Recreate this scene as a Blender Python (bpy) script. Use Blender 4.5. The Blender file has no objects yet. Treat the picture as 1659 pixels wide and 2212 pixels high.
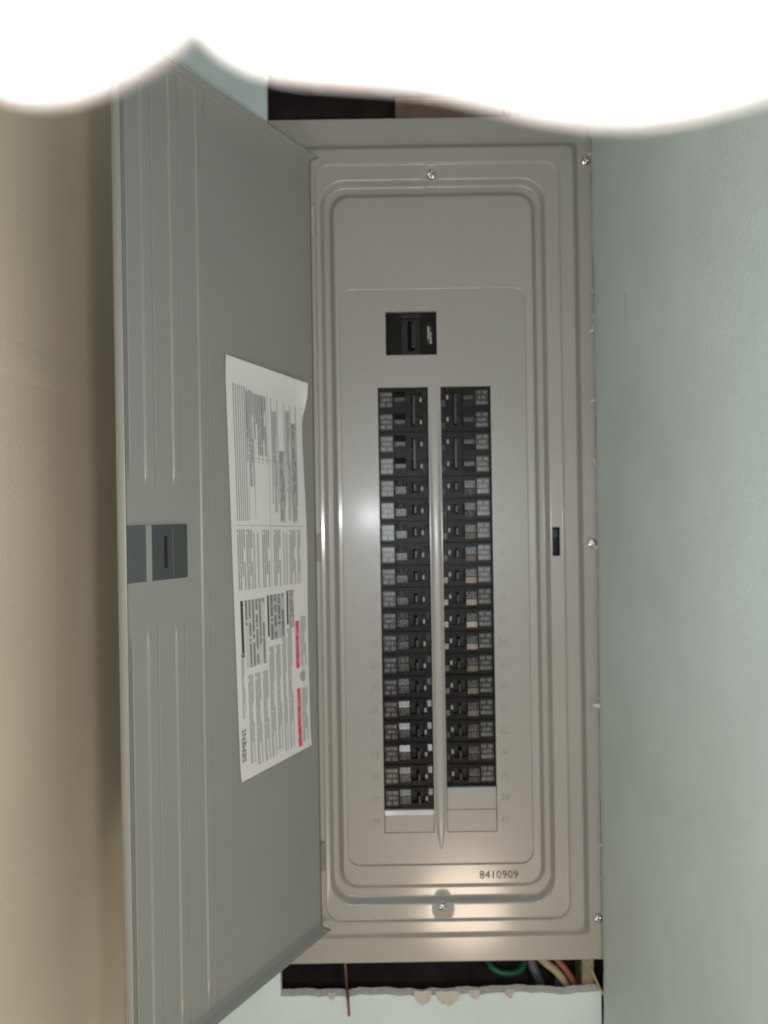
import bpy, math, random
from mathutils import Vector, Matrix
random.seed(7)
S = bpy.context.scene
COL = S.collection
R = math.radians

# ------------------------------------------------------------------ camera, world, lights, exposure
CZ = 1.4                                  # lens height above the floor
F = 1683.0                                # focal length in units of a 2212-high picture
cd = bpy.data.cameras.new('camera')
cam = bpy.data.objects.new('camera', cd); COL.objects.link(cam)
cam.location = (0, 0, CZ)
cam.rotation_mode = 'QUATERNION'
cam.rotation_quaternion = (Matrix.Rotation(R(90), 4, 'X') @ Matrix.Rotation(R(-0.9), 4, 'Z')).to_quaternion()
cd.sensor_fit = 'VERTICAL'
cd.lens = 4.3
cd.sensor_height = 4.3 * 2212 / F
cd.sensor_width = cd.sensor_height * 0.75
cd.clip_start = 0.005; cd.clip_end = 50
cd.dof.use_dof = True
cd.dof.focus_distance = 0.61
cd.dof.aperture_fstop = 0.90
S.camera = cam

W = bpy.data.worlds.new('World'); S.world = W; W.use_nodes = True
bg = W.node_tree.nodes['Background']
bg.inputs[0].default_value = (1.0, 0.95, 0.88, 1); bg.inputs[1].default_value = 0.18

def lamp(name, kind, loc, energy, color, target=None, **kw):
    d = bpy.data.lights.new(name, kind); o = bpy.data.objects.new(name, d); COL.objects.link(o)
    o.location = loc; d.energy = energy; d.color = color
    for k, v in kw.items(): setattr(d, k, v)
    if target is not None:
        o.rotation_euler = (Vector(target) - Vector(loc)).to_track_quat('-Z', 'Y').to_euler()
    return o
lamp('phone_flash', 'POINT', (-0.028, -0.012, CZ - 0.010), 4.4, (0.90, 0.96, 1.0), shadow_soft_size=0.004)
lamp('hand_torch', 'POINT', (0.115, -0.06, CZ - 0.045), 7.6, (0.93, 0.97, 1.0), shadow_soft_size=0.028)
lamp('floor_work_light', 'AREA', (0.20, -0.30, CZ - 1.03), 4.3, (1.0, 0.80, 0.62), (0.0, 0.9, CZ - 0.25), shape='DISK', size=0.24)

S.view_settings.view_transform = 'Standard'; S.view_settings.look = 'None'
S.view_settings.exposure = 0.0; S.view_settings.gamma = 1.0
S.cycles.sample_clamp_indirect = 4.0
S.cycles.use_denoising = True

# ------------------------------------------------------------------ materials
def mat(name, col, rough=0.5, metal=0.0, spec=0.5, noise=0.0, nscale=60, bump=0.0, bscale=400, rvar=0.0):
    m = bpy.data.materials.new(name); m.use_nodes = True
    nt = m.node_tree; b = nt.nodes['Principled BSDF']
    b.inputs['Base Color'].default_value = (*col, 1); b.inputs['Roughness'].default_value = rough
    b.inputs['Metallic'].default_value = metal; b.inputs['Specular IOR Level'].default_value = spec
    tc = nt.nodes.new('ShaderNodeTexCoord')
    if noise:
        n = nt.nodes.new('ShaderNodeTexNoise'); n.inputs['Scale'].default_value = nscale; n.inputs['Detail'].default_value = 6
        nt.links.new(tc.outputs['Object'], n.inputs['Vector'])
        mp = nt.nodes.new('ShaderNodeMapRange'); mp.inputs['From Min'].default_value = 0.3; mp.inputs['From Max'].default_value = 0.7
        mp.inputs['To Min'].default_value = 1 - noise; mp.inputs['To Max'].default_value = 1 + noise
        nt.links.new(n.outputs['Fac'], mp.inputs['Value'])
        mx = nt.nodes.new('ShaderNodeVectorMath'); mx.operation = 'SCALE'
        mx.inputs[0].default_value = col; nt.links.new(mp.outputs[0], mx.inputs['Scale'])
        nt.links.new(mx.outputs[0], b.inputs['Base Color'])
        if rvar:
            mr = nt.nodes.new('ShaderNodeMapRange'); mr.inputs['To Min'].default_value = rough - rvar; mr.inputs['To Max'].default_value = rough + rvar
            nt.links.new(n.outputs['Fac'], mr.inputs['Value']); nt.links.new(mr.outputs[0], b.inputs['Roughness'])
    if bump:
        n2 = nt.nodes.new('ShaderNodeTexNoise'); n2.inputs['Scale'].default_value = bscale; n2.inputs['Detail'].default_value = 3
        nt.links.new(tc.outputs['Object'], n2.inputs['Vector'])
        bp = nt.nodes.new('ShaderNodeBump'); bp.inputs['Strength'].default_value = bump; bp.inputs['Distance'].default_value = 0.001
        nt.links.new(n2.outputs['Fac'], bp.inputs['Height']); nt.links.new(bp.outputs[0], b.inputs['Normal'])
    return m

def print_mat(name, paper, ink, rows, cols, fill=0.6, rough=0.4, stretch=3.0, spec=0.5):
    """small illegible print: rows of broken strokes, from the UV of the printed patch"""
    m = bpy.data.materials.new(name); m.use_nodes = True
    nt = m.node_tree; N = nt.nodes; L = nt.links; b = N['Principled BSDF']; b.inputs['Roughness'].default_value = rough
    b.inputs['Specular IOR Level'].default_value = spec
    uv = N.new('ShaderNodeUVMap'); sp = N.new('ShaderNodeSeparateXYZ'); L.new(uv.outputs[0], sp.inputs[0])
    def M(op, a, c=None):
        n = N.new('ShaderNodeMath'); n.operation = op
        for i, v in enumerate((a, c)):
            if v is None: continue
            if isinstance(v, (int, float)): n.inputs[i].default_value = v
            else: L.new(v, n.inputs[i])
        return n.outputs[0]
    r = M('MULTIPLY', sp.outputs[1], rows); rf = M('FRACT', r); ri = M('FLOOR', r)
    rowmask = M('MULTIPLY', M('GREATER_THAN', rf, 0.22), M('LESS_THAN', rf, 0.82))
    cb = N.new('ShaderNodeCombineXYZ'); L.new(M('MULTIPLY', sp.outputs[0], cols), cb.inputs[0]); L.new(M('MULTIPLY', r, stretch * 0.35), cb.inputs[1])
    L.new(M('MULTIPLY', ri, 7.3), cb.inputs[2])
    nz = N.new('ShaderNodeTexNoise'); nz.inputs['Scale'].default_value = 1.0; nz.inputs['Detail'].default_value = 2
    L.new(cb.outputs[0], nz.inputs['Vector'])
    stroke = M('GREATER_THAN', nz.outputs['Fac'], 1 - fill)
    wn = N.new('ShaderNodeTexWhiteNoise'); wn.noise_dimensions = '2D'
    cw = N.new('ShaderNodeCombineXYZ'); L.new(M('FLOOR', M('MULTIPLY', sp.outputs[0], cols / 5)), cw.inputs[0]); L.new(ri, cw.inputs[1])
    L.new(cw.outputs[0], wn.inputs['Vector'])
    word = M('GREATER_THAN', wn.outputs['Value'], 0.16)
    fac = M('MULTIPLY', M('MULTIPLY', rowmask, stroke), word)
    mx = N.new('ShaderNodeMix'); mx.data_type = 'RGBA'
    mx.inputs['A'].default_value = (*paper, 1); mx.inputs['B'].default_value = (*ink, 1)
    L.new(fac, mx.inputs['Factor']); L.new(mx.outputs['Result'], b.inputs['Base Color'])
    return m

PAINT = mat('grey_enamel', (0.315, 0.305, 0.282), 0.42, noise=0.03, nscale=9, bump=0.05, bscale=900, rvar=0.03)
PLATE = mat('grey_enamel_plate', (0.305, 0.297, 0.280), 0.38, noise=0.03, nscale=7, bump=0.16, bscale=520, rvar=0.03)
DOORP = mat('grey_enamel_door', (0.272, 0.270, 0.248), 0.34, noise=0.03, nscale=8, bump=0.04, bscale=900)
TEAL = mat('blue_green_wall_paint', (0.58, 0.68, 0.69), 0.6, noise=0.055, nscale=10, bump=0.24, bscale=240)
BEIGE = mat('beige_wall_paint', (0.72, 0.62, 0.47), 0.62, noise=0.05, nscale=7, bump=0.24, bscale=220)
GYPSUM = mat('torn_gypsum', (0.76, 0.75, 0.70), 0.9, noise=0.12, nscale=180, bump=0.6, bscale=700)
PAPERFUZZ = mat('torn_paper', (0.55, 0.53, 0.45), 0.85)
BLACK = mat('black_breaker_plastic', (0.009, 0.0085, 0.0085), 0.40, spec=0.15, noise=0.3, nscale=300)
HANDLE = mat('black_handle_plastic', (0.010, 0.010, 0.010), 0.4)
PIT = mat('dark_slot_plastic', (0.006, 0.006, 0.006), 0.6)
CHROME = mat('zinc_screw', (0.72, 0.71, 0.68), 0.2, metal=1.0)
for m_, cw_, cr_ in ((PAINT, .6, .135), (PLATE, .28, .17)):
    b_ = m_.node_tree.nodes['Principled BSDF']; b_.inputs['Coat Weight'].default_value = cw_; b_.inputs['Coat Roughness'].default_value = cr_
WHITE = mat('label_paper', (0.70, 0.68, 0.66), 0.55)
INK = mat('label_ink', (0.06, 0.06, 0.06), 0.6)
INKSOFT = mat('label_ink_grey', (0.30, 0.30, 0.30), 0.6)
REDINK = print_mat('label_red_ink', (0.62, 0.035, 0.075), (0.80, 0.35, 0.38), 3, 46, 0.5, 0.5)
LINES = print_mat('label_fine_print', (0.70, 0.68, 0.66), (0.28, 0.28, 0.27), 4, 22, 0.68, 0.55, stretch=0.3)
LINES2 = print_mat('label_dense_print', (0.66, 0.65, 0.63), (0.20, 0.20, 0.20), 7, 20, 0.66, 0.55, stretch=0.3)
GREYBLOCK = print_mat('label_grey_table', (0.46, 0.45, 0.44), (0.18, 0.18, 0.18), 4, 16, 0.58, 0.55, stretch=0.4)
TINT = print_mat('label_tinted_table', (0.55, 0.56, 0.50), (0.22, 0.23, 0.20), 6, 16, 0.62, 0.55, stretch=0.4)
PRINT_A = print_mat('breaker_print_large', (0.011, 0.011, 0.012), (0.17, 0.17, 0.165), 3, 26, 0.52, 0.31, stretch=0.7)
PRINT_B = print_mat('breaker_print_small', (0.016, 0.0155, 0.0155), (0.18, 0.175, 0.17), 3, 18, 0.48, 0.34, stretch=0.9, spec=0.4)
PRINT_C = print_mat('breaker_glint_print', (0.022, 0.021, 0.020), (0.20, 0.19, 0.18), 2, 14, 0.46, 0.25, stretch=0.9, spec=0.4)  # glossier print added on the sloped faces to catch the lamp glints
TICK = mat('breaker_rating_print', (0.26, 0.255, 0.24), 0.5)
LATCH = mat('dark_latch_plastic', (0.060, 0.066, 0.068), 0.4)
LATCHLIGHT = mat('grey_latch_plastic', (0.09, 0.097, 0.10), 0.35)
DARKBOX = mat('dark_cavity', (0.030, 0.019, 0.016), 0.9, noise=0.4, nscale=30)  # near-black, the shade of the hollow put into the colour
WOOD = mat('old_stud_wood', (0.13, 0.09, 0.07), 0.8, noise=0.3, nscale=45, bump=0.4, bscale=120)
PALEWOOD = mat('pale_stud_wood', (0.27, 0.225, 0.165), 0.8, noise=0.25, nscale=60, bump=0.4, bscale=160)
SKIN = mat('skin', (0.80, 0.68, 0.61), 0.5, noise=0.06, nscale=90, bump=0.25, bscale=900)
NAIL = mat('nail', (0.80, 0.60, 0.53), 0.3)
RUBBER = {k: mat(k + '_cable_sheath', c, 0.45) for k, c in dict(
    green=(0.008, 0.085, 0.036), grey=(0.075, 0.075, 0.08), cream=(0.36, 0.29, 0.18), pink=(0.24, 0.075, 0.07), copper=(0.22, 0.09, 0.06), yellow=(0.50, 0.36, 0.12)).items()}  # cable colours darkened to carry the shade of the cavity
PINKPAPER = mat('pink_brown_paper', (0.50, 0.45, 0.41), 0.9)

# ------------------------------------------------------------------ helpers
def px(x, y, d):
    """a point d metres in front of the lens plane, from measured picture units (upright camera)"""
    return Vector(((x - 829.5) / F * d, d, CZ + (1106 - y) / F * d))

def mesh(name, verts, faces, mats, parent=None, idx=None, uvs=None, smooth=False):
    me = bpy.data.meshes.new(name); me.from_pydata([tuple(v) for v in verts], [], faces)
    for m in (mats if isinstance(mats, (list, tuple)) else [mats]): me.materials.append(m)
    if idx: me.polygons.foreach_set('material_index', idx)
    if smooth: me.polygons.foreach_set('use_smooth', [True] * len(me.polygons))
    if uvs:
        u = me.uv_layers.new(name='UVMap')
        k = 0
        for p, fu in zip(me.polygons, uvs):
            for li, c in zip(p.loop_indices, fu): u.data[li].uv = c
    me.update()
    o = bpy.data.objects.new(name, me); COL.objects.link(o)
    if parent is not None: o.parent = parent
    return o

class MB:
    """collects faces of ONE mesh"""
    def __init__(s): s.v = []; s.f = []; s.i = []; s.u = []
    def face(s, pts, m=0, uv=None):
        b = len(s.v); s.v += [Vector(p) for p in pts]; s.f.append(list(range(b, b + len(pts)))); s.i.append(m)
        s.u.append(uv or [(0, 0), (1, 0), (1, 1), (0, 1)][:len(pts)] + [(0, 0)] * max(0, len(pts) - 4))
    def box(s, a, b, m=0, taper=0.0):
        (x0, y0, z0), (x1, y1, z1) = a, b
        # taper shrinks the -y face
        t = taper
        P = [(x0 + t, y0, z0 + t), (x1 - t, y0, z0 + t), (x1 - t, y0, z1 - t), (x0 + t, y0, z1 - t), (x0, y1, z0), (x1, y1, z0), (x1, y1, z1), (x0, y1, z1)]
        for q in ((0, 1, 2, 3), (5, 4, 7, 6), (4, 0, 3, 7), (1, 5, 6, 2), (3, 2, 6, 7), (4, 5, 1, 0)): s.face([P[k] for k in q], m)
    def build(s, name, mats, parent=None, smooth=False, bevel=0, weld=False):
        o = mesh(name, s.v, s.f, mats, parent, s.i, s.u, smooth)
        if weld or bevel:
            w = o.modifiers.new('weld', 'WELD'); w.merge_threshold = 1e-6
        if bevel:
            b = o.modifiers.new('bevel', 'BEVEL'); b.width = bevel; b.segments = 2; b.limit_method = 'ANGLE'
        return o

def tag(o, label=None, cat=None, group=None, kind=None):
    for k, v in (('label', label), ('category', cat), ('group', group), ('kind', kind)):
        if v: o[k] = v
    return o

def smoothstep(t): return t * t * (3 - 2 * t)

def tube(name, pts, rad, m, parent=None, seg=10, sub=8):
    """a round cable through pts (Catmull-Rom), one mesh"""
    P = [Vector(p) for p in pts]; Q = []
    for k in range(len(P) - 1):
        p0, p1, p2, p3 = P[max(k - 1, 0)], P[k], P[k + 1], P[min(k + 2, len(P) - 1)]
        for j in range(sub):
            t = j / sub
            Q.append(0.5 * ((2 * p1) + (p2 - p0) * t + (2 * p0 - 5 * p1 + 4 * p2 - p3) * t * t + (3 * p1 - p0 - 3 * p2 + p3) * t ** 3))
    Q.append(P[-1])
    v = []; f = []
    for k, q in enumerate(Q):
        d = (Q[min(k + 1, len(Q) - 1)] - Q[max(k - 1, 0)]).normalized()
        a = d.cross(Vector((0, 1, 0.01))).normalized(); b = d.cross(a)
        for s in range(seg):
            c = 2 * math.pi * s / seg
            v.append(q + rad * (math.cos(c) * a + math.sin(c) * b))
    for k in range(len(Q) - 1):
        for s in range(seg):
            f.append((k * seg + s, k * seg + (s + 1) % seg, (k + 1) * seg + (s + 1) % seg, (k + 1) * seg + s))
    f.append(tuple(range(seg))); f.append(tuple(range((len(Q) - 1) * seg, len(Q) * seg)))
    return mesh(name, v, f, m, parent, smooth=True)

def text_mesh(name, s, size, m, parent, origin, ex, ey, depth=0.0003):
    """lettering: origin, ex = reading direction, ey = up direction of the letters"""
    c = bpy.data.curves.new('t', 'FONT'); c.body = s; c.size = size; c.extrude = depth; c.align_x = 'CENTER'; c.align_y = 'CENTER'; c.resolution_u = 2
    t = bpy.data.objects.new('t', c); COL.objects.link(t)
    dg = bpy.context.evaluated_depsgraph_get(); me = bpy.data.meshes.new_from_object(t.evaluated_get(dg))
    bpy.data.objects.remove(t); bpy.data.curves.remove(c)
    ex = Vector(ex).normalized(); ey = Vector(ey).normalized(); ez = ex.cross(ey)
    M = Matrix((ex, ey, ez)).transposed().to_4x4(); M.translation = Vector(origin)
    me.transform(M); me.materials.clear(); me.materials.append(m); me.name = name
    o = bpy.data.objects.new(name, me); COL.objects.link(o); o.parent = parent
    return o

Y0 = 0.890                                 # depth of the cover's working plane
K = Y0 / F                                 # metres per picture unit in that plane
def cv(x, y, h=0.0):                       # cover coordinates (picture units, height towards the viewer in metres)
    return Vector(((x - 829.5) * K, Y0 - h, CZ + (1106 - y) * K))

# ------------------------------------------------------------------ large structure: the three walls
WY = 0.8975                                # front face of the back wall
RX = 0.2415                                # face of the right-hand wall
LX = -0.305                                # face of the left-hand wall
oL, oT, oB = cv(588, 0).x, cv(0, 118).z, cv(0, 2158).z

# back wall: a sheet of drywall with the cut-out round the panel, ragged along the bottom of the cut-out
m = MB()
th = 0.0125; ZT, ZB = CZ + 1.1, CZ - 1.4
m.face([(LX, WY, ZB), (oL, WY, ZB), (oL, WY, ZT), (LX, WY, ZT)])
m.face([(oL, WY, oT), (RX, WY, oT), (RX, WY, ZT), (oL, WY, ZT)])
n = 90; edge = []
for k in range(n + 1):
    x = oL + (RX - oL) * k / n
    e = 0.0007 * math.sin(k * 0.31) + 0.0005 * math.sin(k * .83 + 2) + random.uniform(-0.0005, 0.0005)
    for cx, wd, dp in ((0.034, .010, .006), (0.061, .012, .007), (0.205, .02, .004), (-0.05, .006, .003)):
        e -= dp * math.exp(-((x - cx) / wd) ** 2) * 0.5
    edge.append((x, oB + e))
for k in range(n):
    (x0, z0), (x1, z1) = edge[k], edge[k + 1]
    m.face([(x0, WY, ZB), (x1, WY, ZB), (x1, WY, z1), (x0, WY, z0)])
    m.face([(x0, WY, z0), (x1, WY, z1), (x1, WY + th, z1 + 0.001), (x0, WY + th, z0 + 0.001)], 1)
m.face([(oL, WY, oB), (oL, WY + th, oB), (oL, WY + th, oT), (oL, WY, oT)], 1)
m.face([(oL, WY, oT), (RX, WY, oT), (RX, WY + th, oT), (oL, WY + th, oT)], 1)
back_wall = m.build('back_wall', [TEAL, GYPSUM], weld=True)
tag(back_wall, 'pale blue-green drywall behind and around the grey electrical panel', 'wall', kind='structure')

# torn brown-pink paper flaps hanging over the lower edge of the cut-out
for x, w_, h_ in ((897, 40, 24), (952, 56, 27), (1086, 22, 12), (1010, 26, 12), (700, 18, 10)):
    m = MB(); c = cv(x, 2150); pts = []
    N_ = 9
    top = [Vector((c.x + (k / N_ - .5) * w_ * K, WY - 0.0012, c.z + random.uniform(-1, 2) * K)) for k in range(N_ + 1)]
    bot = [Vector((c.x + (k / N_ - .5) * w_ * K * 0.8, WY - 0.0035 - random.uniform(0, .002), c.z - h_ * K * (0.45 + 0.55 * math.sin(math.pi * (k + .6) / (N_ + 1.2))) - random.uniform(0, 3) * K)) for k in range(N_ + 1)]
    for k in range(N_): m.face([top[k], bot[k], bot[k + 1], top[k + 1]])
    m.build('torn_paper', PINKPAPER, back_wall)

# right-hand wall: comes towards the viewer, cut edge against the panel
m = MB(); n = 260; z0, z1 = ZB, ZT; prev = None
YN = 0.10
def redge(z):
    return 0.8885 + 0.0012 * math.sin(z * 41) + 0.0008 * math.sin(z * 133 + 1) + random.uniform(-0.0007, 0.0007)
for k in range(n + 1):
    z = z0 + (z1 - z0) * k / n; y = redge(z) if CZ - .62 < z < CZ + .52 else WY - 0.0005
    xw = RX + 0.0006 * math.sin(z * 5.1)
    if prev:
        pz, py, pxw = prev
        m.face([(pxw, YN, pz), (pxw, py - .012, pz), (xw, y - .012, z), (xw, YN, z)])
        m.face([(pxw, py - .012, pz), (pxw + .0008, py, pz), (xw + .0008, y, z), (xw, y - .012, z)])
        m.face([(pxw + .0008, py, pz), (RX + .09, py + .004, pz), (RX + .09, y + .004, z), (xw + .0008, y, z)], 1)
        m.face([(pxw, YN, pz), (xw, YN, z), (RX + .09, YN, z), (RX + .09, YN, pz)])
    prev = (z, y, xw)
right_wall = m.build('right_wall', [TEAL, GYPSUM], smooth=False, weld=True)
tag(right_wall, 'blue-grey side wall with a rough cut edge along the panel', 'wall', kind='structure')
# fuzz of torn drywall paper along that edge
m = MB()
for k in range(90):
    yy = random.uniform(300, 2080)
    if k < 16: yy = (300, 345, 690, 720, 872, 1318, 1512, 1900, 1690, 560, 1010, 1190, 1530, 1780, 1830, 372)[k]
    b_ = Vector((RX + .0002, 0.8865 + random.uniform(-.003, .001), cv(0, yy).z))
    big = k < 16
    l = random.uniform(.005, .010) if big else random.uniform(.0008, .0032)
    d = Vector((-random.uniform(.3, 1.0), random.uniform(-.6, .1), random.uniform(-1.2, .9))).normalized() * l
    w = Vector((0, random.uniform(-.3, .3), 1)).normalized() * (l * random.uniform(.12, .35) if big else l * .4)
    m.face([b_ - w, b_ + w, b_ + d * .6 + w * .7 + Vector((0, -.0005, 0)), b_ + d])
    m.face([b_ + w, b_ - w, b_ + d + Vector((.0006, .0008, 0)), b_ + d * .6 + w * .7 + Vector((.0006, .0012, 0))])
fz = m.build('paper_fuzz', PAPERFUZZ, right_wall); fz['kind'] = 'stuff'
# scuffs on the right-hand wall
def scuff(x, y, length, w, m_):
    p = px(x, y, 1.0); d = RX / p.x; q = px(x, y, d); e = px(x, y + length, d)
    mm = MB(); X = RX - .0016
    mm.face([(X, q.y - w, q.z), (X, q.y + w, q.z), (X + .0003, e.y + w * .6, e.z), (X + .0003, e.y - w * .6, e.z)])
    return mm.build('scratch', m_, right_wall)
SCR_D = mat('dark_scratch', (0.16, 0.19, 0.19), .7); SCR_L = mat('chalky_scratch', (0.66, 0.68, 0.66), .8)
scuff(1361, 640, 88, .0005, SCR_D); scuff(1331, 1395, 55, .0006, SCR_L); scuff(1322, 1335, 8, .0008, SCR_L); scuff(1354, 870, 9, .0008, SCR_L)
for x, y in ((1398, 1730), (1445, 1535), (1520, 905), (1576, 1290), (1500, 1850), (1380, 2090)): scuff(x, y, random.uniform(4, 14), .0006, SCR_L)

# left-hand beige wall with a joint strip running into the corner
m = MB()
m.face([(LX, -.15, ZB), (LX, WY, ZB), (LX, WY, ZT), (LX, -.15, ZT)])
m.face([(LX, -.15, ZB), (LX, -.15, ZT), (LX - .1, -.15, ZT), (LX - .1, -.15, ZB)])
left_wall = m.build('left_wall', BEIGE)
tag(left_wall, 'beige side wall left of the open panel door, with the door shadow on it', 'wall', kind='structure')
m = MB(); zj = CZ + .132
prof = [(-.016, 0), (-.010, .0004), (0, .0006), (.010, .0004), (.016, 0)]
for (a, ha), (b, hb) in zip(prof[:-1], prof[1:]):
    m.face([(LX + ha + .0003, .0, zj + a), (LX + ha + .0003, WY - .001, zj + a), (LX + hb + .0003, WY - .001, zj + b), (LX + hb + .0003, .0, zj + b)])
m.build('joint_tape', BEIGE, left_wall, smooth=True, weld=True)

# ------------------------------------------------------------------ cavity behind the wall
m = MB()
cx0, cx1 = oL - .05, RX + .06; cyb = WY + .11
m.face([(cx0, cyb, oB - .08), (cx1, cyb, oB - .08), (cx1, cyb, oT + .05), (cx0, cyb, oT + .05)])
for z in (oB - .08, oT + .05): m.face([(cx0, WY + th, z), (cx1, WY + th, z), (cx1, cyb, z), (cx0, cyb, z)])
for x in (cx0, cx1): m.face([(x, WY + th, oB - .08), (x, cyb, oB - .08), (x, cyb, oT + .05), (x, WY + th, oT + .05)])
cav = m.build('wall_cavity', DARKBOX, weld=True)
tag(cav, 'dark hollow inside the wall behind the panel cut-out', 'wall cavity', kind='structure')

def stud(name, a, b, m_, label):
    mm = MB(); mm.box(a, b); o = mm.build(name, m_, bevel=.0015); return tag(o, label, 'wall stud')
p0, p1 = cv(868, 262), cv(1108, 196)
stud('wooden_block', (p0.x, WY + .012, cv(0, 300).z), (p1.x, WY + .055, cv(0, 192).z), WOOD, 'brown wooden block in the gap above the panel')
p0 = cv(1118, 0).x
stud('pale_batten', (p0, WY + .004, cv(0, 300).z), (RX - .002, WY + .04, oT - .004), PALEWOOD, 'pale batten at the right end of the gap above the panel')
p0 = cv(1252, 0).x
stud('wall_stud', (p0, WY + .014, oB - .07), (RX - .004, WY + .05, cv(0, 2075).z), PALEWOOD, 'dusty pale stud in the gap below the panel, against the right wall')

def wire(name, pts, rad, key, label):
    o = tube(name, [px(x, y, d) for x, y, d in pts], rad, RUBBER[key]); tag(o, label, 'wire'); return o
wire('copper_wire', [(728, 2040, .93), (731, 2090, .925), (733, 2130, .91), (736, 2165, .888), (737, 2192, .889)], .0016, 'copper', 'thin reddish wire hanging out of the gap below the panel')
wire('green_wire', [(1030, 2050, .95), (1046, 2092, .93), (1078, 2107, .925), (1112, 2096, .93), (1128, 2040, .95)], .0042, 'green', 'green wire looping in the dark gap below the panel')
wire('grey_cable', [(1122, 2040, .935), (1136, 2092, .925), (1150, 2125, .93), (1166, 2180, .95)], .0058, 'grey', 'grey cable dropping into the gap, right of the green wire')
wire('thin_grey_cable', [(1188, 2040, .93), (1190, 2090, .925), (1188, 2135, .93), (1180, 2190, .95)], .0038, 'grey', 'thin grey cable between the thick grey and the cream cable')
wire('cream_cable', [(1130, 2052, .93), (1158, 2080, .915), (1192, 2110, .915), (1214, 2150, .925), (1222, 2200, .94)], .0046, 'cream', 'cream cable bending down past the pale stud below the panel')
wire('pink_wire', [(1165, 2052, .922), (1188, 2078, .912), (1212, 2108, .912), (1232, 2150, .925), (1240, 2200, .94)], .0036, 'pink', 'shade-darkened pink wire lying along the cream cable')
wire('yellow_fibre', [(1262, 2100, .908), (1272, 2125, .903), (1284, 2150, .893), (1296, 2168, .889)], .0013, 'yellow', 'yellow fibre strand stuck on the pale stud')

# ------------------------------------------------------------------ the electrical panel
panel = bpy.data.objects.new('electrical_panel', None); COL.objects.link(panel)
panel.empty_display_size = .1
tag(panel, 'grey steel electrical panel with its door swung open and two columns of black breakers', 'electrical panel')

# --- stamped cover: nested rounded rectangles
CS = 942                                   # screws sit on this vertical line
offs = [-44, -36, -30, -25, -21, -17, -13, -9, -5, 0, 5, 9, 13, 17, 21, 25, 30, 36, 44]
def rloop(L, Rr, T, B, rad, h):
    pts = []
    NC = 7
    def corner(cx, cy, a0):
        for k in range(NC + 1):
            a = R(a0 + 90 * k / NC); pts.append((cx + rad * math.cos(a), cy - rad * math.sin(a)))
    corner(L + rad, T + rad, 180 - 0)      # placeholder order fixed below
    pts.clear()
    def arc(cx, cy, a0):
        return [(cx + rad * math.cos(R(a0 - 90 * k / NC)), cy - rad * math.sin(R(a0 - 90 * k / NC))) for k in range(NC + 1)]
    pts += arc(L + rad, T + rad, 180)      # left -> top
    pts += [(CS + o, T) for o in offs]
    pts += arc(Rr - rad, T + rad, 90)      # top -> right
    pts += [(Rr, y) for y in (700, 1106, 1500)]
    pts += arc(Rr - rad, B - rad, 0)       # right -> bottom
    pts += [(CS - o, B) for o in offs]
    pts += arc(L + rad, B - rad, -90)      # bottom -> left
    pts += [(L, y) for y in (1500, 1106, 700)]
    return [(x, y, h) for x, y in pts]
def lerp_rect(a, b, t): return [a[k] + (b[k] - a[k]) * t for k in range(6)]
prof = []
def seg(a, b, n, ease=True):
    ts = [k / n for k in range(1, n + 1)]
    if not ease:
        ext = max(abs(a[k] - b[k]) for k in range(4)); e = min(.2, 1.2 / ext)
        ts = sorted([e] + [t for t in ts if e < t < 1 - e] + [1 - e, 1])
    for t in ts:
        q = lerp_rect(a, b, t)
        if ease: q[5] = a[5] + (b[5] - a[5]) * smoothstep(t)
        prof.append(q)
MMt = .001
A0 = (590, 1293, 252, 2084, 3, -13 * MMt)
A1 = (590, 1293, 252, 2084, 3, -4.2 * MMt)
A2 = (592, 1291, 254, 2082, 4, -3 * MMt)
B1 = (634, 1262, 310, 2030, 10, -3 * MMt)
B2 = (652, 1243, 330, 2007, 20, 8 * MMt)
C1 = (690, 1218.5, 356, 1985, 34, 8 * MMt)
C1b = (691.5, 1217, 357.5, 1983.5, 33, 8.7 * MMt)
C2 = (695, 1213, 361.5, 1980, 31, 5.8 * MMt)
D1 = (701, 1187, 392, 1950, 52, 5.4 * MMt)
D2 = (711, 1177, 404, 1939, 46, -4 * MMt)
D3 = (719, 1168, 416, 1922, 40, -4 * MMt)
D4 = (733, 1154, 432, 1906, 33, 5.2 * MMt)
E1 = (740, 1140.5, 628, 1867, 26, 5.0 * MMt)
E2 = (741, 1139, 629, 1866, 26, 4.2 * MMt)
E3 = (741, 1139, 629, 1866, 26, -1 * MMt)
prof.append(list(A0)); prof.append(list(A1)); seg(A1, A2, 2); seg(A2, B1, 2, False); seg(B1, B2, 9); seg(B2, C1, 3, False); seg(C1, C1b, 2); seg(C1b, C2, 4)
seg(C2, D1, 7, False); seg(D1, D2, 8); seg(D2, D3, 2, False); seg(D3, D4, 9); seg(D4, E1, 2, False); seg(E1, E2, 2); seg(E2, E3, 1)
def dimple(x, y, h):
    for cy in (382, 1957):
        r = math.hypot((x - CS) / 17, (y - cy) / 21)
        if r < 2: h -= 1.9 * MMt * math.exp(-r ** 4)
    return h
V = []; Fc = []; nl = None
for q in prof:
    lp = rloop(*q); nl = len(lp)
    V += [cv(x, y, dimple(x, y, h)) for x, y, h in lp]
# cut the latch slot later with a boolean
for k in range(len(prof) - 1):
    for s in range(nl):
        a, b = k * nl + s, k * nl + (s + 1) % nl
        Fc.append((a, b, b + nl, a + nl))
cover = mesh('cover', V, Fc, PAINT, panel, smooth=True)
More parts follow.
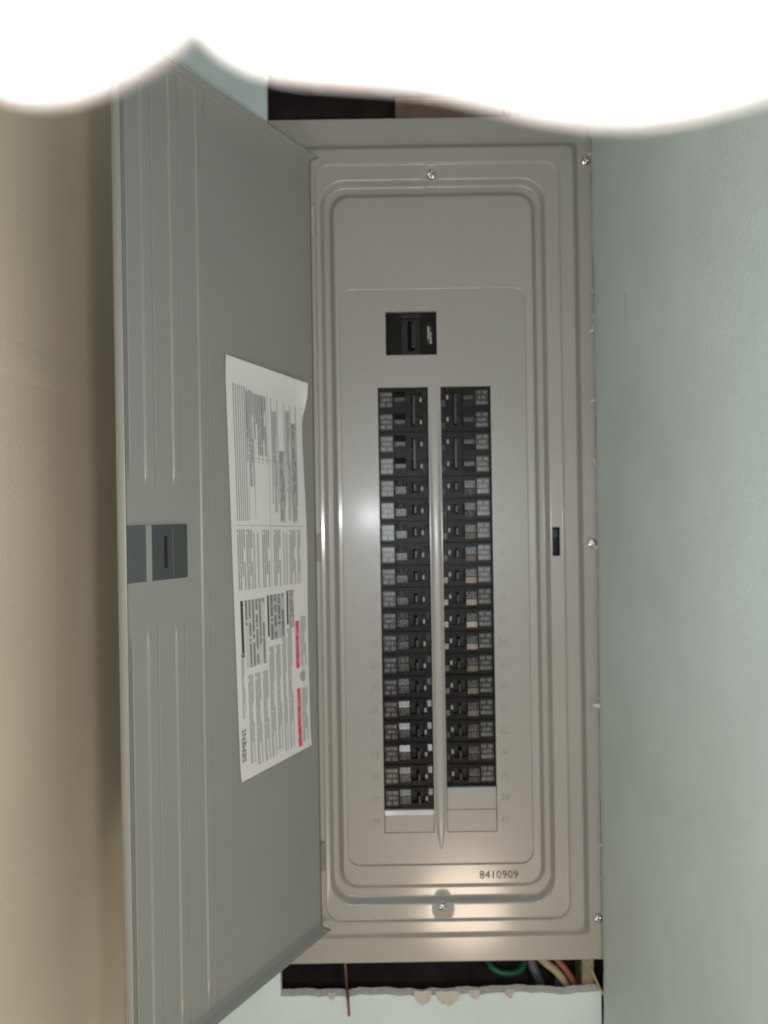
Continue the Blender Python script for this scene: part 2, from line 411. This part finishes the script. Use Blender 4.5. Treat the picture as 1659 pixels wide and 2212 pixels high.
# latch slot: real hole with a dark strike behind
slot = (1190, 1206, 1144, 1206)
bb = MB(); a = cv(slot[0], slot[3], .03); b = cv(slot[1], slot[2], -.03)
bb.box((a.x, a.y, a.z), (b.x, b.y, b.z)); cut = bb.build('latch_cut', PAINT, weld=True)
bo = cover.modifiers.new('slot', 'BOOLEAN'); bo.object = cut; bo.operation = 'DIFFERENCE'; bo.solver = 'FAST'
dg = bpy.context.evaluated_depsgraph_get(); me2 = bpy.data.meshes.new_from_object(cover.evaluated_get(dg))
cover.modifiers.clear(); cover.data = me2; bpy.data.objects.remove(cut)
sm = MB()
a, b = cv(slot[0] - 3, slot[3] + 3, -.012), cv(slot[1] + 3, slot[2] - 3, -.012)
sm.box((a.x, a.y, a.z), (b.x, a.y + .004, b.z), 0)
c1, c2 = cv(slot[0] - 2, 1176, -.007), cv(slot[1] + 2, 1150, -.007)
sm.face([(c1.x, c1.y, c1.z + .002), (c2.x, c1.y, c1.z + .006), (c2.x, c1.y + .003, c2.z), (c1.x, c1.y + .003, c2.z)], 1)
sm.build('latch_strike', [PIT, LATCHLIGHT], panel)

# --- enclosure box behind the cover
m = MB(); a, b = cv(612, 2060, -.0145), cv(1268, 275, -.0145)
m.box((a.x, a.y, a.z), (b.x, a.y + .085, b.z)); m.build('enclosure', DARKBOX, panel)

# --- dead-front plate with three windows
LW = (820, 928); RW = (955, 1063); WT, WB = 838, 1798; PITCH = 48.0
MW = (839, 949, 675, 769)
DFH = 2.6 * MMt
def relief(xs, ys, hf, base, mats, name, parent, to, matf=None, walls_to=None, bevel=0):
    """cells of constant or sloping height; vertical walls wherever heights differ. hf(i,j) -> None | h | (h_low_y, h_high_y)"""
    m = MB()
    nx, ny = len(xs) - 1, len(ys) - 1
    H = [[hf(i, j) for j in range(ny)] for i in range(nx)]
    def hh(i, j):
        if 0 <= i < nx and 0 <= j < ny and H[i][j] is not None:
            h = H[i][j]; return h if isinstance(h, tuple) else (h, h)
        return (base, base)
    for i in range(nx):
        for j in range(ny):
            k = matf(i, j) if matf else 0
            a, b = hh(i, j)
            if H[i][j] is not None:
                m.face([to(xs[i], ys[j], a), to(xs[i + 1], ys[j], a), to(xs[i + 1], ys[j + 1], b), to(xs[i], ys[j + 1], b)], k)
            for (ii, jj) in ((i + 1, j), (i, j + 1)):
                c, d = hh(ii, jj)
                if ii > i:
                    if abs(a - c) > 1e-7 or abs(b - d) > 1e-7:
                        m.face([to(xs[ii], ys[j], a), to(xs[ii], ys[j], c), to(xs[ii], ys[j + 1], d), to(xs[ii], ys[j + 1], b)], k)
                else:
                    if abs(b - c) > 1e-7:
                        m.face([to(xs[i], ys[jj], b), to(xs[i + 1], ys[jj], b), to(xs[i + 1], ys[jj], c), to(xs[i], ys[jj], c)], k)
        a, b = hh(i, 0)
        if abs(a - base) > 1e-7: m.face([to(xs[i], ys[0], base), to(xs[i + 1], ys[0], base), to(xs[i + 1], ys[0], a), to(xs[i], ys[0], a)], 0)
    for j in range(ny):
        a, b = hh(0, j)
        if abs(a - base) > 1e-7 or abs(b - base) > 1e-7: m.face([to(xs[0], ys[j], base), to(xs[0], ys[j], a), to(xs[0], ys[j + 1], b), to(xs[0], ys[j + 1], base)], 0)
    return m.build(name, mats, parent, bevel=bevel, weld=True)

xs = [738, LW[0], MW[0], LW[1], MW[1], RW[0], RW[1], 1142]
xs = sorted(set(xs)); ys = [625, MW[2], MW[3], WT, WB, 1870]
def dfh(i, j):
    cx = (xs[i] + xs[i + 1]) / 2; cy = (ys[j] + ys[j + 1]) / 2
    if MW[0] < cx < MW[1] and MW[2] < cy < MW[3]: return None
    if WT < cy < WB and (LW[0] < cx < LW[1] or RW[0] < cx < RW[1]): return None
    return DFH
relief(xs, ys, dfh, -3 * MMt, PLATE, 'dead_front_plate', panel, lambda x, y, h: cv(x, y, h))

# centre bar between the two columns, rounded, tapering out below
m = MB(); rows = []
for y, wd, hh_ in ((830, 20, .05), (880, 22, .5), (960, 23, 1.5), (1060, 23, 2.3), (1200, 23, 2.4), (1700, 23, 2.4), (1780, 20, 2.2), (1812, 12, 1.4), (1834, 3, .2)):
    row = []
    for k in range(13):
        t = -1 + 2 * k / 12
        row.append(cv(941.5 + t * wd / 2, y, DFH + hh_ * MMt * (1 - abs(t) ** 3.5) + .00003))
    rows.append(row)
v = [p for r in rows for p in r]; f = [(r * 13 + k, r * 13 + k + 1, (r + 1) * 13 + k + 1, (r + 1) * 13 + k) for r in range(len(rows) - 1) for k in range(12)]
mesh('centre_bar', v, f, PLATE, panel, smooth=True)

# embossed circuit numbers, raised out of the plate
for k in range(20):
    y = WT + PITCH * (k + .5)
    text_mesh('embossed_number', str(2 * k + 1), .0098, PLATE, panel, cv(803, y, DFH), (1, 0, 0), (0, 0, 1), .0007)
    text_mesh('embossed_number', str(2 * k + 2), .0098, PLATE, panel, cv(1081, y, DFH), (1, 0, 0), (0, 0, 1), .0007)
# serial number in black on the lower rim
so = text_mesh('serial_number', '8410909', .0128, INK, panel, cv(1064, 1889, 5.5 * MMt), (1, 0, 0), (0, 0, 1), .00004)

# --- breakers ---------------------------------------------------------------
MM = .001
BW = (LW[1] - LW[0]) * K - .0016          # visible width of a breaker
def bto(x, z, h): return Vector((x * MM, -h * MM, z * MM))
bw = BW / MM
def breaker_proto(double):
    P1 = PITCH * K / MM
    tot = P1 * (2 if double else 1) - .5
    X = [0, 16.4, 17.2, 30.3, 31.4, 36.4, 41.0, 46.2, 46.9, 49.6, 50.2, bw]
    Z = []
    for k in range(2 if double else 1):
        o = k * P1
        Z += [o, o + 1.2, o + 6.4, o + 14.6, o + 18.4, o + 21.6, o + 24.0]
    Z.append(tot)
    nb = 7
    def hf(i, j):
        jj = j % nb; cx = (X[i] + X[i + 1]) / 2
        ridge = jj in (0, 6) and not (double and 5 < j < 8)
        if ridge: return -5.2 if cx < 50 else -6.5
        if cx < 16.4: h = -4.0
        elif cx < 17.2: return -5.0
        elif cx < 30.3:
            h = -2.0
            if jj == 3: return (-2.0, -3.04)
            if jj == 4: return (-3.04, -3.9)
            if jj == 5: return -4.2
            if double and jj < 3: return -2.0
        elif cx < 31.4: return -4.5
        elif cx < 46.2:
            if 2 <= jj <= 3: return -11.0
            h = -3.0 if not double else -3.6
        elif cx < 46.9: return -4.2
        elif cx < 49.6: h = -3.0
        elif cx < 50.2: return -5.5
        else:
            h = -4.6
            if jj == 3: return (-4.6, -5.64)
            if jj == 4: return (-5.64, -6.5)
            if jj == 5: return -6.6
        if jj == 6 or jj == 0: h -= .5
        return h
    def mf(i, j):
        cx = (X[i] + X[i + 1]) / 2
        return 1 if 31.4 < cx < 46.2 and 2 <= j % nb <= 3 else 0
    b = relief(X, Z, hf, -22, [BLACK, PIT], 'circuit_breaker', panel, bto, mf)
    # handle(s)
    m = MB()
    for k in range(2 if double else 1):
        o = k * P1
        x0, x1, z0, z1 = 37.0, 40.6, o + 7.2, o + 17.6
        A = [bto(x0, z0, -11), bto(x1, z0, -11), bto(x1, z1, -11), bto(x0, z1, -11)]
        T = [bto(x0 + 1.3, z0 + 1, 4.5), bto(x1 + .7, z0 + 1, 4.5), bto(x1 + .7, z1 - 1, 4.5), bto(x0 + 1.3, z1 - 1, 4.5)]
        m.face(T)
        for q in range(4): m.face([A[q], A[(q + 1) % 4], T[(q + 1) % 4], T[q]])
    h = m.build('handle', HANDLE, b, bevel=.0005)
    if double:
        t = MB(); t.box((38.4 * MM, -5.6 * MM, 12 * MM), (41.4 * MM, -2.0 * MM, (P1 + 13) * MM)); t.build('handle_tie', HANDLE, b, bevel=.0004)
    # printed labels
    m = MB()
    def lab(x0, x1, z0, z1, h, k, h1=None):
        h1 = h if h1 is None else h1
        m.face([bto(x0, z0, h + .06), bto(x1, z0, h + .06), bto(x1, z1, h1 + .06), bto(x0, z1, h1 + .06)], k, [(0, 0), (1, 0), (1, 1), (0, 1)])
    for k in range(2 if double else 1):
        o = k * P1
        lab(1.6, 15.4, o + 3.0, o + 20.6, -4.0, 0)
        lab(18.0, 29.6, o + (5.6 if not double else 9.5), o + (13.6 if not double else 13.8), -2.0, 1)
        if not double: lab(17.9, 29.7, o + 14.7, o + 18.35, -2.03, 3, -3.02); lab(17.9, 29.7, o + 18.45, o + 21.4, -3.05, 3, -3.84)
        lab(47.0, 49.4, o + 8.8, o + 13.6, -3.0, 2)
        lab(50.6, bw - .4, o + 14.8, o + 18.35, -4.64, 3, -5.62); lab(50.6, bw - .4, o + 18.45, o + 21.4, -5.65, 3, -6.44)
    m.build('label', [PRINT_A, PRINT_B, TICK, PRINT_C], b)
    return b
single = breaker_proto(False); dbl = breaker_proto(True)
def copy_tree(o):
    c = o.copy(); COL.objects.link(c); c.parent = panel
    for ch in o.children:
        d = ch.copy(); COL.objects.link(d); d.parent = c
    return c
used = {0: False, 1: False}
def place(double, left, row):
    src = dbl if double else single
    if not used[double]: used[double] = True; o = src
    else: o = copy_tree(src)
    rows_ = 2 if double else 1
    if left:
        o.location = cv(LW[0], WT + PITCH * (row + rows_), 0) + Vector((.0008, 0, .0002))
        o.rotation_euler = (0, 0, 0)
    else:
        o.location = cv(RW[1], WT + PITCH * row, 0) + Vector((-.0008, 0, -.0002))
        o.rotation_euler = (0, math.pi, 0)
    o.location.y += random.uniform(-.0004, .0006); o.rotation_euler.x += R(random.uniform(-1.2, 1.2)); o.rotation_euler.z += R(random.uniform(-.9, .9))
for row in (0, 2):
    place(1, True, row); place(1, False, row)
for row in range(4, 19):
    place(0, True, row)
    if row < 18: place(0, False, row)
# blank filler plates in the unused spaces
for (w, row) in ((LW, 19), (RW, 18), (RW, 19)):
    m = MB(); y0, y1 = WT + PITCH * row + .5, WT + PITCH * (row + 1) - .5
    if w is LW: y0 += 11
    P = [cv(w[0] + .9, y1, 2.0 * MM), cv(w[1] - .9, y1, 2.0 * MM), cv(w[1] - .9, y0, 1.7 * MM), cv(w[0] + .9, y0, 1.7 * MM)]
    Q = [p + Vector((0, .005, 0)) for p in P]
    m.face(P)
    for q in range(4): m.face([Q[q], Q[(q + 1) % 4], P[(q + 1) % 4], P[q]])
    if w is LW:  # added chamfer, sloped upwards so the left filler glints in the flash
        T_ = [cv(w[0] + .9, y0, 1.7 * MM), cv(w[1] - .9, y0, 1.7 * MM), cv(w[1] - .9, y0 - 11, -.55 * MM), cv(w[0] + .9, y0 - 11, -.55 * MM)]
        m.face(T_); m.face([T_[3], T_[2], T_[2] + Vector((0, .005, 0)), T_[3] + Vector((0, .005, 0))])
    m.build('filler_plate', PLATE, panel, bevel=.0006)

# --- main breaker in its own window
a, b = cv(MW[0] + 1, MW[3] - 1), cv(MW[1] - 1, MW[2] + 1)
wmm, hmm = (b.x - a.x) / MM, (b.z - a.z) / MM
Xm = [0, 4, 16, 18, 40, 43, 47, 53, wmm]; Zm = [0, 4, 12, 37, 44, hmm]
def mh(i, j):
    cx = (Xm[i] + Xm[i + 1]) / 2
    if 18 < cx < 40 and 1 <= j <= 3: return -13
    if 47 < cx < 53 and 2 <= j <= 3: return -6.5
    if cx < 4 or cx > 53: return -8
    return -7
mb = relief(Xm, Zm, mh, -30, [BLACK, PIT], 'main_breaker', panel, bto, lambda i, j: 1 if 18 < (Xm[i] + Xm[i + 1]) / 2 < 40 else 0)
mb.location = a
m = MB()
A = [bto(25, 7, -13), bto(33, 7, -13), bto(33, 41, -13), bto(25, 41, -13)]; T = [bto(29, 9, 0), bto(34, 9, 0), bto(34, 39, 0), bto(29, 39, 0)]
m.face(T)
for q in range(4): m.face([A[q], A[(q + 1) % 4], T[(q + 1) % 4], T[q]])
m.build('handle', HANDLE, mb, bevel=.0008)
m = MB(); m.face([bto(47.3, 14, -6.4), bto(52.6, 14, -6.4), bto(52.6, 34, -6.4), bto(47.3, 34, -6.4)], 0, [(1, 0), (1, 1), (0, 1), (0, 0)])
m.build('rating_label', print_mat('main_rating_print', (0.05, .05, .05), (0.42, .41, .40), 2, 14, .62, .3, stretch=1.0), mb)

# --- screws
def screw(name, c, r, ht, parent, slot_angle=0.4):
    v = []; f = []; NS = 20; NR = 6
    for k in range(NR + 1):
        a = k / NR * math.pi / 2
        rr = r * math.cos(a) if k < NR else 1e-5; hh_ = ht * math.sin(a)
        for s in range(NS):
            t = 2 * math.pi * s / NS; X_, Z_ = rr * math.cos(t), rr * math.sin(t)
            u_ = abs(X_ * math.sin(slot_angle) - Z_ * math.cos(slot_angle)); w_ = abs(X_ * math.cos(slot_angle) + Z_ * math.sin(slot_angle))
            dip = ht * .45 if (u_ < r * .13 or w_ < r * .13) and rr < r * .8 else 0
            v.append(c + Vector((X_, -hh_ + dip, Z_)))
    base = [c + Vector((r * 1.0 * math.cos(2 * math.pi * s / NS), .004, r * math.sin(2 * math.pi * s / NS))) for s in range(NS)]
    o_ = len(v); v += base
    for k in range(NR):
        for s in range(NS): f.append((k * NS + s, k * NS + (s + 1) % NS, (k + 1) * NS + (s + 1) % NS, (k + 1) * NS + s))
    for s in range(NS): f.append((o_ + s, o_ + (s + 1) % NS, (s + 1) % NS, s))
    return mesh(name, v, f, CHROME, parent, smooth=True)
screw('screw', cv(1277, 353, -3 * MM), .0052, .0042, panel, .9)
screw('screw', cv(1278, 1180, -3 * MM), .0056, .0048, panel, .5)
screw('screw', cv(1279, 1993, -3 * MM), .0056, .0048, panel, 1.3)
screw('screw', cv(CS, 384, 3.4 * MM), .0058, .0062, panel, .2)
screw('screw', cv(CS, 1956, 3.4 * MM), .0058, .0062, panel, .6)

# --- hinge barrel with three knuckles along the left of the door opening
hp = cv(686, 1106, 9 * MM)
HX, HY = hp.x, hp.y
for yc, ln in ((480, 60), (1180, 60), (1840, 60)):
    a, b = cv(683, yc - ln / 2), cv(683, yc + ln / 2)
    tube('hinge', [(HX - .0005, HY + .001, a.z), (HX - .0005, HY + .001, b.z)], .0038, PAINT, panel, 14, 1)

# --- the door ---------------------------------------------------------------
TH = R(30.6)
eu = Vector((-math.sin(TH), -math.cos(TH), 0)); en = Vector((math.cos(TH), -math.sin(TH), 0))
H0 = Vector((HX - .001, HY - .004, CZ))
def dp(u, z, h=0.0): return H0 + eu * u + en * h + Vector((0, 0, z))
DWD = .279; zt = (1106 - 356) * K; zb = (1106 - 1986) * K; FL = .012
def rib(u, z):
    h = 0
    for c0, c1, cut_ in ((.1695, .1825, False), (.2045, .216, True), (.2365, .2485, True)):
        e = .0012
        a = max(0, min(1, (u - c0) / e)) * max(0, min(1, (c1 - u) / e))
        amp = 1.0
        if cut_:
            d = max(z - .022, -.092 - z); amp = smoothstep(max(0, min(1, d / .02)))
        h += .0015 * smoothstep(a) * amp
    for c0, cut_ in ((.1685, False), (.2035, True), (.2355, True), (.2640, True)):
        amp = 1.0
        if cut_: amp = smoothstep(max(0, min(1, max(z - .022, -.092 - z) / .03)))
        h -= .0011 * max(0, 1 - abs(u - c0) / .0007) * amp
    return h
us = [0, .004, .04, .08, .12, .16]
for c0, c1 in ((.1695, .1825), (.2045, .216), (.2365, .2485)):
    us += [c0 - .0008, c0, c0 + .0004, c0 + .0008, c0 + .0012, c0 + .002, (c0 + c1) / 2, c1 - .002, c1 - .0012, c1 - .0008, c1 - .0004, c1, c1 + .0008]
us += [.195, .226, .256, .272]
for c0 in (.1685, .2035, .2355, .2640): us += [c0 - .0012, c0 - .0007, c0, c0 + .0007]
us = sorted(set(round(u, 5) for u in us))
bend = [(DWD - .004 + .004 * math.sin(R(a)), .004 - .004 * math.cos(R(a))) for a in (0, 22, 45, 67, 90)]
prof_u = [(u, 0) for u in us] + bend + [(DWD, FL)]
zs = [zb, zb + .03] + [zb + .03 + (zt - zb - .06) * k / 90 for k in range(1, 90)] + [zt - .03, zt]
zs = sorted(zs + [-.092 - .02 * k / 6 for k in range(7)] + [.022 + .02 * k / 6 for k in range(7)])
v = []; f = []
nU = len(prof_u)
def endlip(z):                            # top and bottom return flanges
    return 0
rows = []
rows.append([(u, zb, FL if u < DWD - .004 else FL) for u, h in prof_u])
for a in (67, 45, 22): rows.append([(u, zb + .004 - .004 * math.sin(R(a)), max(h, .004 - .004 * math.cos(R(a)))) for u, h in prof_u])
for z in zs[1:-1]: rows.append([(u, z, h + rib(u, z)) for u, h in prof_u])
for a in (22, 45, 67): rows.append([(u, zt - .004 + .004 * math.sin(R(a)), max(h, .004 - .004 * math.cos(R(a)))) for u, h in prof_u])
rows.append([(u, zt, FL) for u, h in prof_u])
v = [dp(u, z, h) for r in rows for u, z, h in r]
f = [(r * nU + k, r * nU + k + 1, (r + 1) * nU + k + 1, (r + 1) * nU + k) for r in range(len(rows) - 1) for k in range(nU - 1)]
door = mesh('door', v, f, DOORP, panel, smooth=True)
so_ = door.modifiers.new('sheet', 'SOLIDIFY'); so_.thickness = .0012; so_.offset = 1
door['label'] = 'open grey door leaf with pressed ribs and a large printed sheet'

# latch in the door: dark plastic tray in two windows with a lighter web
lz0, lz1 = -.056, -.008
m = MB()
def dbox(u0, u1, z0, z1, h0, h1, k):
    P = [dp(u0, z0, h1), dp(u1, z0, h1), dp(u1, z1, h1), dp(u0, z1, h1)]; Q = [dp(u0, z0, h0), dp(u1, z0, h0), dp(u1, z1, h0), dp(u0, z1, h0)]
    m.face(P, k)
    for q in range(4): m.face([Q[q], Q[(q + 1) % 4], P[(q + 1) % 4], P[q]], k)
dbox(.2015, .2430, lz0, lz1, 0, .0022, 0)
dbox(.2500, .2695, lz0, lz1, 0, .0020, 1)
dbox(.2435, .2495, lz0, lz1, 0, .0026, 2)
dbox(.2265, .2295, lz0 + .010, lz1 - .010, .0022, .0032, 3)
dbox(.2185, .2200, lz0 + .002, lz1 - .004, .0022, .0028, 1)
m.build('door_latch', [LATCH, LATCHLIGHT, DOORP, PIT], door, bevel=.0005)

# printed directory sheet glued to the door: reads upwards (its left end is at the bottom)
u_l, u_r = .1475, .0175
def sheet(t, s, lift=0.0):
    """t: 0 left edge .. 1 right edge of the sheet in the picture, s: 0 bottom .. 1 top"""
    uL = .1335 + (.1470 - .1335) * s; uR = .0180 + (.0195 - .0180) * s
    u = uL + (uR - uL) * t
    zb_ = -.262 + (-.256 + .262) * t; zt_ = .154 + (.143 - .154) * t
    z = zb_ + (zt_ - zb_) * s
    h = .0009 + .0006 * math.sin(s * 9 + t * 2) * t
    h += .0035 * max(0, (s - .93) / .07) ** 2 * (0.4 + t)                 # top edge curling away
    h += .004 * max(0, (t - .86) / .14) ** 2 * max(0, 1 - abs(s - .965) / .05)   # torn top right corner
    if s < .05: h += .0012 * ((.05 - s) / .05) ** 2
    # dent / tear
    r = math.hypot((t - .885) / .05, (s - .197) / .022); h += .0016 * math.exp(-r * r) * math.sin(r * 3)
    return dp(u, z, h + lift)
m = MB()
NT, NS_ = 26, 70
tv = [k / NT for k in range(NT + 1)]; sv = [k / NS_ for k in range(NS_ + 1)]
for i in range(NT):
    for j in range(NS_):
        t0, t1, s0, s1 = tv[i], tv[i + 1], sv[j], sv[j + 1]
        t1b = t1
        if i == NT - 1:                     # narrower along the right edge except at the flared corner
            def te(s): return 1.0 - .045 * max(0, min(1, (.93 - s) / .05)) * max(0, min(1, (s - .60) / .3 + .15))
            P = [sheet(t0, s0), sheet(te(s0), s0), sheet(te(s1), s1), sheet(t0, s1)]
        else: P = [sheet(t0, s0), sheet(t1, s0), sheet(t1, s1), sheet(t0, s1)]
        m.face(P, 0)
lay = 0
def patch(t0, t1, s0, s1, k, step=.035):
    """flat print on the sheet; u of the print runs along s (reading direction), rows run along t"""
    n_ = max(1, int((s1 - s0) / step)); q = max(1, int((t1 - t0) / .06))
    for i in range(q):
        for j in range(n_):
            a0, a1 = t0 + (t1 - t0) * i / q, t0 + (t1 - t0) * (i + 1) / q
            b0, b1 = s0 + (s1 - s0) * j / n_, s0 + (s1 - s0) * (j + 1) / n_
            L_ = .00018 + lay
            U = lambda a, b: ((b - s0) / (s1 - s0), 1 - (a - t0) / (t1 - t0))
            m.face([sheet(a0, b0, L_), sheet(a1, b0, L_), sheet(a1, b1, L_), sheet(a0, b1, L_)], k, [U(a0, b0), U(a1, b0), U(a1, b1), U(a0, b1)])
MS = [WHITE, INK, INKSOFT, REDINK, LINES, LINES2, GREYBLOCK, TINT]
# bottom third: warning text, red bars
for t0, t1, s0, s1 in ((.135, .20, .03, .245), (.225, .30, .02, .245), (.325, .40, .02, .245), (.42, .49, .02, .30), (.515, .58, .03, .30), (.605, .66, .02, .32), (.68, .75, .02, .335)):
    patch(t0, t1, s0, s1, 4)
patch(.055, .095, .145, .30, 4)
patch(.805, .858, .012, .168, 3); patch(.805, .858, .222, .35, 3)
patch(.875, .965, .02, .165, 4); patch(.875, .965, .222, .36, 4)
# dark headings and tinted tables
patch(.072, .105, .29, .425, 1); patch(.415, .44, .325, .43, 1); patch(.685, .71, .345, .435, 1)
patch(.12, .385, .262, .425, 7); patch(.45, .655, .315, .43, 6); patch(.72, .79, .335, .435, 6)
# middle: the circuit tables with rungs
for t in (.265, .315, .66, .70):
    patch(t, t + .008, .45, .59, 2)
    for k in range(20): patch(t - .012, t + .02, .452 + k * .0068, .4535 + k * .0068, 2)
for t0, t1 in ((.06, .16), (.17, .25), (.37, .47), (.52, .62), (.74, .83), (.85, .90)): patch(t0, t1, .45, .595, 4)
patch(.485, .49, .44, .99 - .05, 2)
# top: ruled schedule
for k, t in enumerate((.075, .10, .125, .15, .175, .20)): patch(t, t + .006, .615, .94, 1)
patch(.215, .30, .70, .935, 5); patch(.31, .46, .78, .93, 5); patch(.225, .23, .62, .93, 2); patch(.30, .305, .62, .93, 2)
for t in (.36, .41, .46, .53, .61, .70, .79, .865): patch(t, t + .005, .66 if t > .5 else .76, .93, 1)
patch(.54, .60, .64, .90, 5); patch(.625, .69, .615, .80, 6); patch(.72, .78, .62, .91, 5); patch(.80, .86, .615, .88, 6)
patch(.06, .95, .604, .6055, 2); patch(.3, .88, .77, .771, 2)
sheet_o = m.build('directory_label', MS, door)
sheet_o['label'] = 'white printed directory sheet with red warning bars'
# crumpled tear near the red bars
m = MB(); cen = sheet(.885, .197, .0012)
pts = [sheet(.885 + .038 * math.cos(a) * (1 + .25 * math.sin(3 * a)), .197 + .017 * math.sin(a) * (1 + .2 * math.cos(2 * a)), .0004 + .0012 * abs(math.sin(2 * a))) for a in [2 * math.pi * k / 18 for k in range(18)]]
for k in range(18): m.face([cen, pts[k], pts[(k + 1) % 18]])
m.build('paper_tear', mat('torn_paper_back', (.36, .345, .32), .7), door)
# maker's name along the bottom left edge of the sheet, reading upwards
text_mesh('maker_name', 'SIEMENS', .0088, INK, door, sheet(.055, .082, .0009), Vector((0, 0, 1)) , -(sheet(.6, .08) - sheet(.05, .08)), .00002)

# ------------------------------------------------------------------ the hand held over the top of the lens
def hand():
    vs = []; es = []; rs = []
    def add(p, r, par=None):
        vs.append(Vector(p) + Vector((0, 0, CZ))); rs.append(r)
        if par is not None: es.append((par, len(vs) - 1))
        return len(vs) - 1
    root = add((.020, .066, .150), .019)
    arm = add((.030, .030, .235), .024, root); arm = add((.055, -.05, .34), .030, arm); add((.085, -.15, .46), .036, arm)
    palm = add((.022, .064, .118), .017, root)
    # thumb, tip pointing down at the left
    t = add((.005, .060, .100), .0125, palm); t = add((-.002, .051, .068), .0105, t); t = add((-.0085, .0465, .046), .0098, t); t = add((-.0164, .045, .0374), .0096, t); t = add((-.0214, .045, .0336), .0093, t); add((-.0270, .045, .0300), .0064, t)
    # index, curled across the top from the right
    t = add((.040, .060, .100), .0115, palm); t = add((.046, .053, .070), .0092, t); t = add((.040, .046, .045), .0086, t); t = add((.027, .0435, .0345), .0084, t)
    t = add((.0150, .0440, .0302), .0088, t); t = add((.0060, .0450, .0344), .0083, t); t = add((-.0040, .0452, .0347), .0082, t); add((-.0114, .0452, .0345), .0068, t)
    # middle, ring, little finger: folded behind, above the picture
    for dx, s in ((.052, 1.0), (.062, .95), (.069, .82)):
        t = add((dx, .066 - (dx - .04) * .2, .112), .0105 * s, palm); t = add((dx + .010, .060, .086), .0088 * s, t); t = add((dx + .006, .052, .072), .0082 * s, t); add((dx - .006, .052, .068), .0074 * s, t)
    me = bpy.data.meshes.new('hand'); me.from_pydata([tuple(v) for v in vs], es, [])
    o = bpy.data.objects.new('hand', me); COL.objects.link(o)
    me.materials.append(SKIN)
    o.modifiers.new('skin', 'SKIN'); o.modifiers['skin'].use_smooth_shade = True
    me.skin_vertices  # created by the modifier
    if not me.skin_vertices:
        import bmesh
        bm = bmesh.new(); bm.from_mesh(me); bm.verts.layers.skin.verify(); bm.to_mesh(me); bm.free()
    for k, r in enumerate(rs): me.skin_vertices[0].data[k].radius = (r, r)
    me.skin_vertices[0].data[0].use_root = True
    sd = o.modifiers.new('sub', 'SUBSURF'); sd.levels = 2; sd.render_levels = 2
    dg = bpy.context.evaluated_depsgraph_get(); m2 = bpy.data.meshes.new_from_object(o.evaluated_get(dg))
    o.modifiers.clear(); o.data = m2
    m2.materials.clear(); m2.materials.append(SKIN)
    m2.polygons.foreach_set('use_smooth', [True] * len(m2.polygons))
    return o
hd = hand()
tag(hd, 'blurred overexposed fingertips reaching in across the top, close to the camera', 'hand')
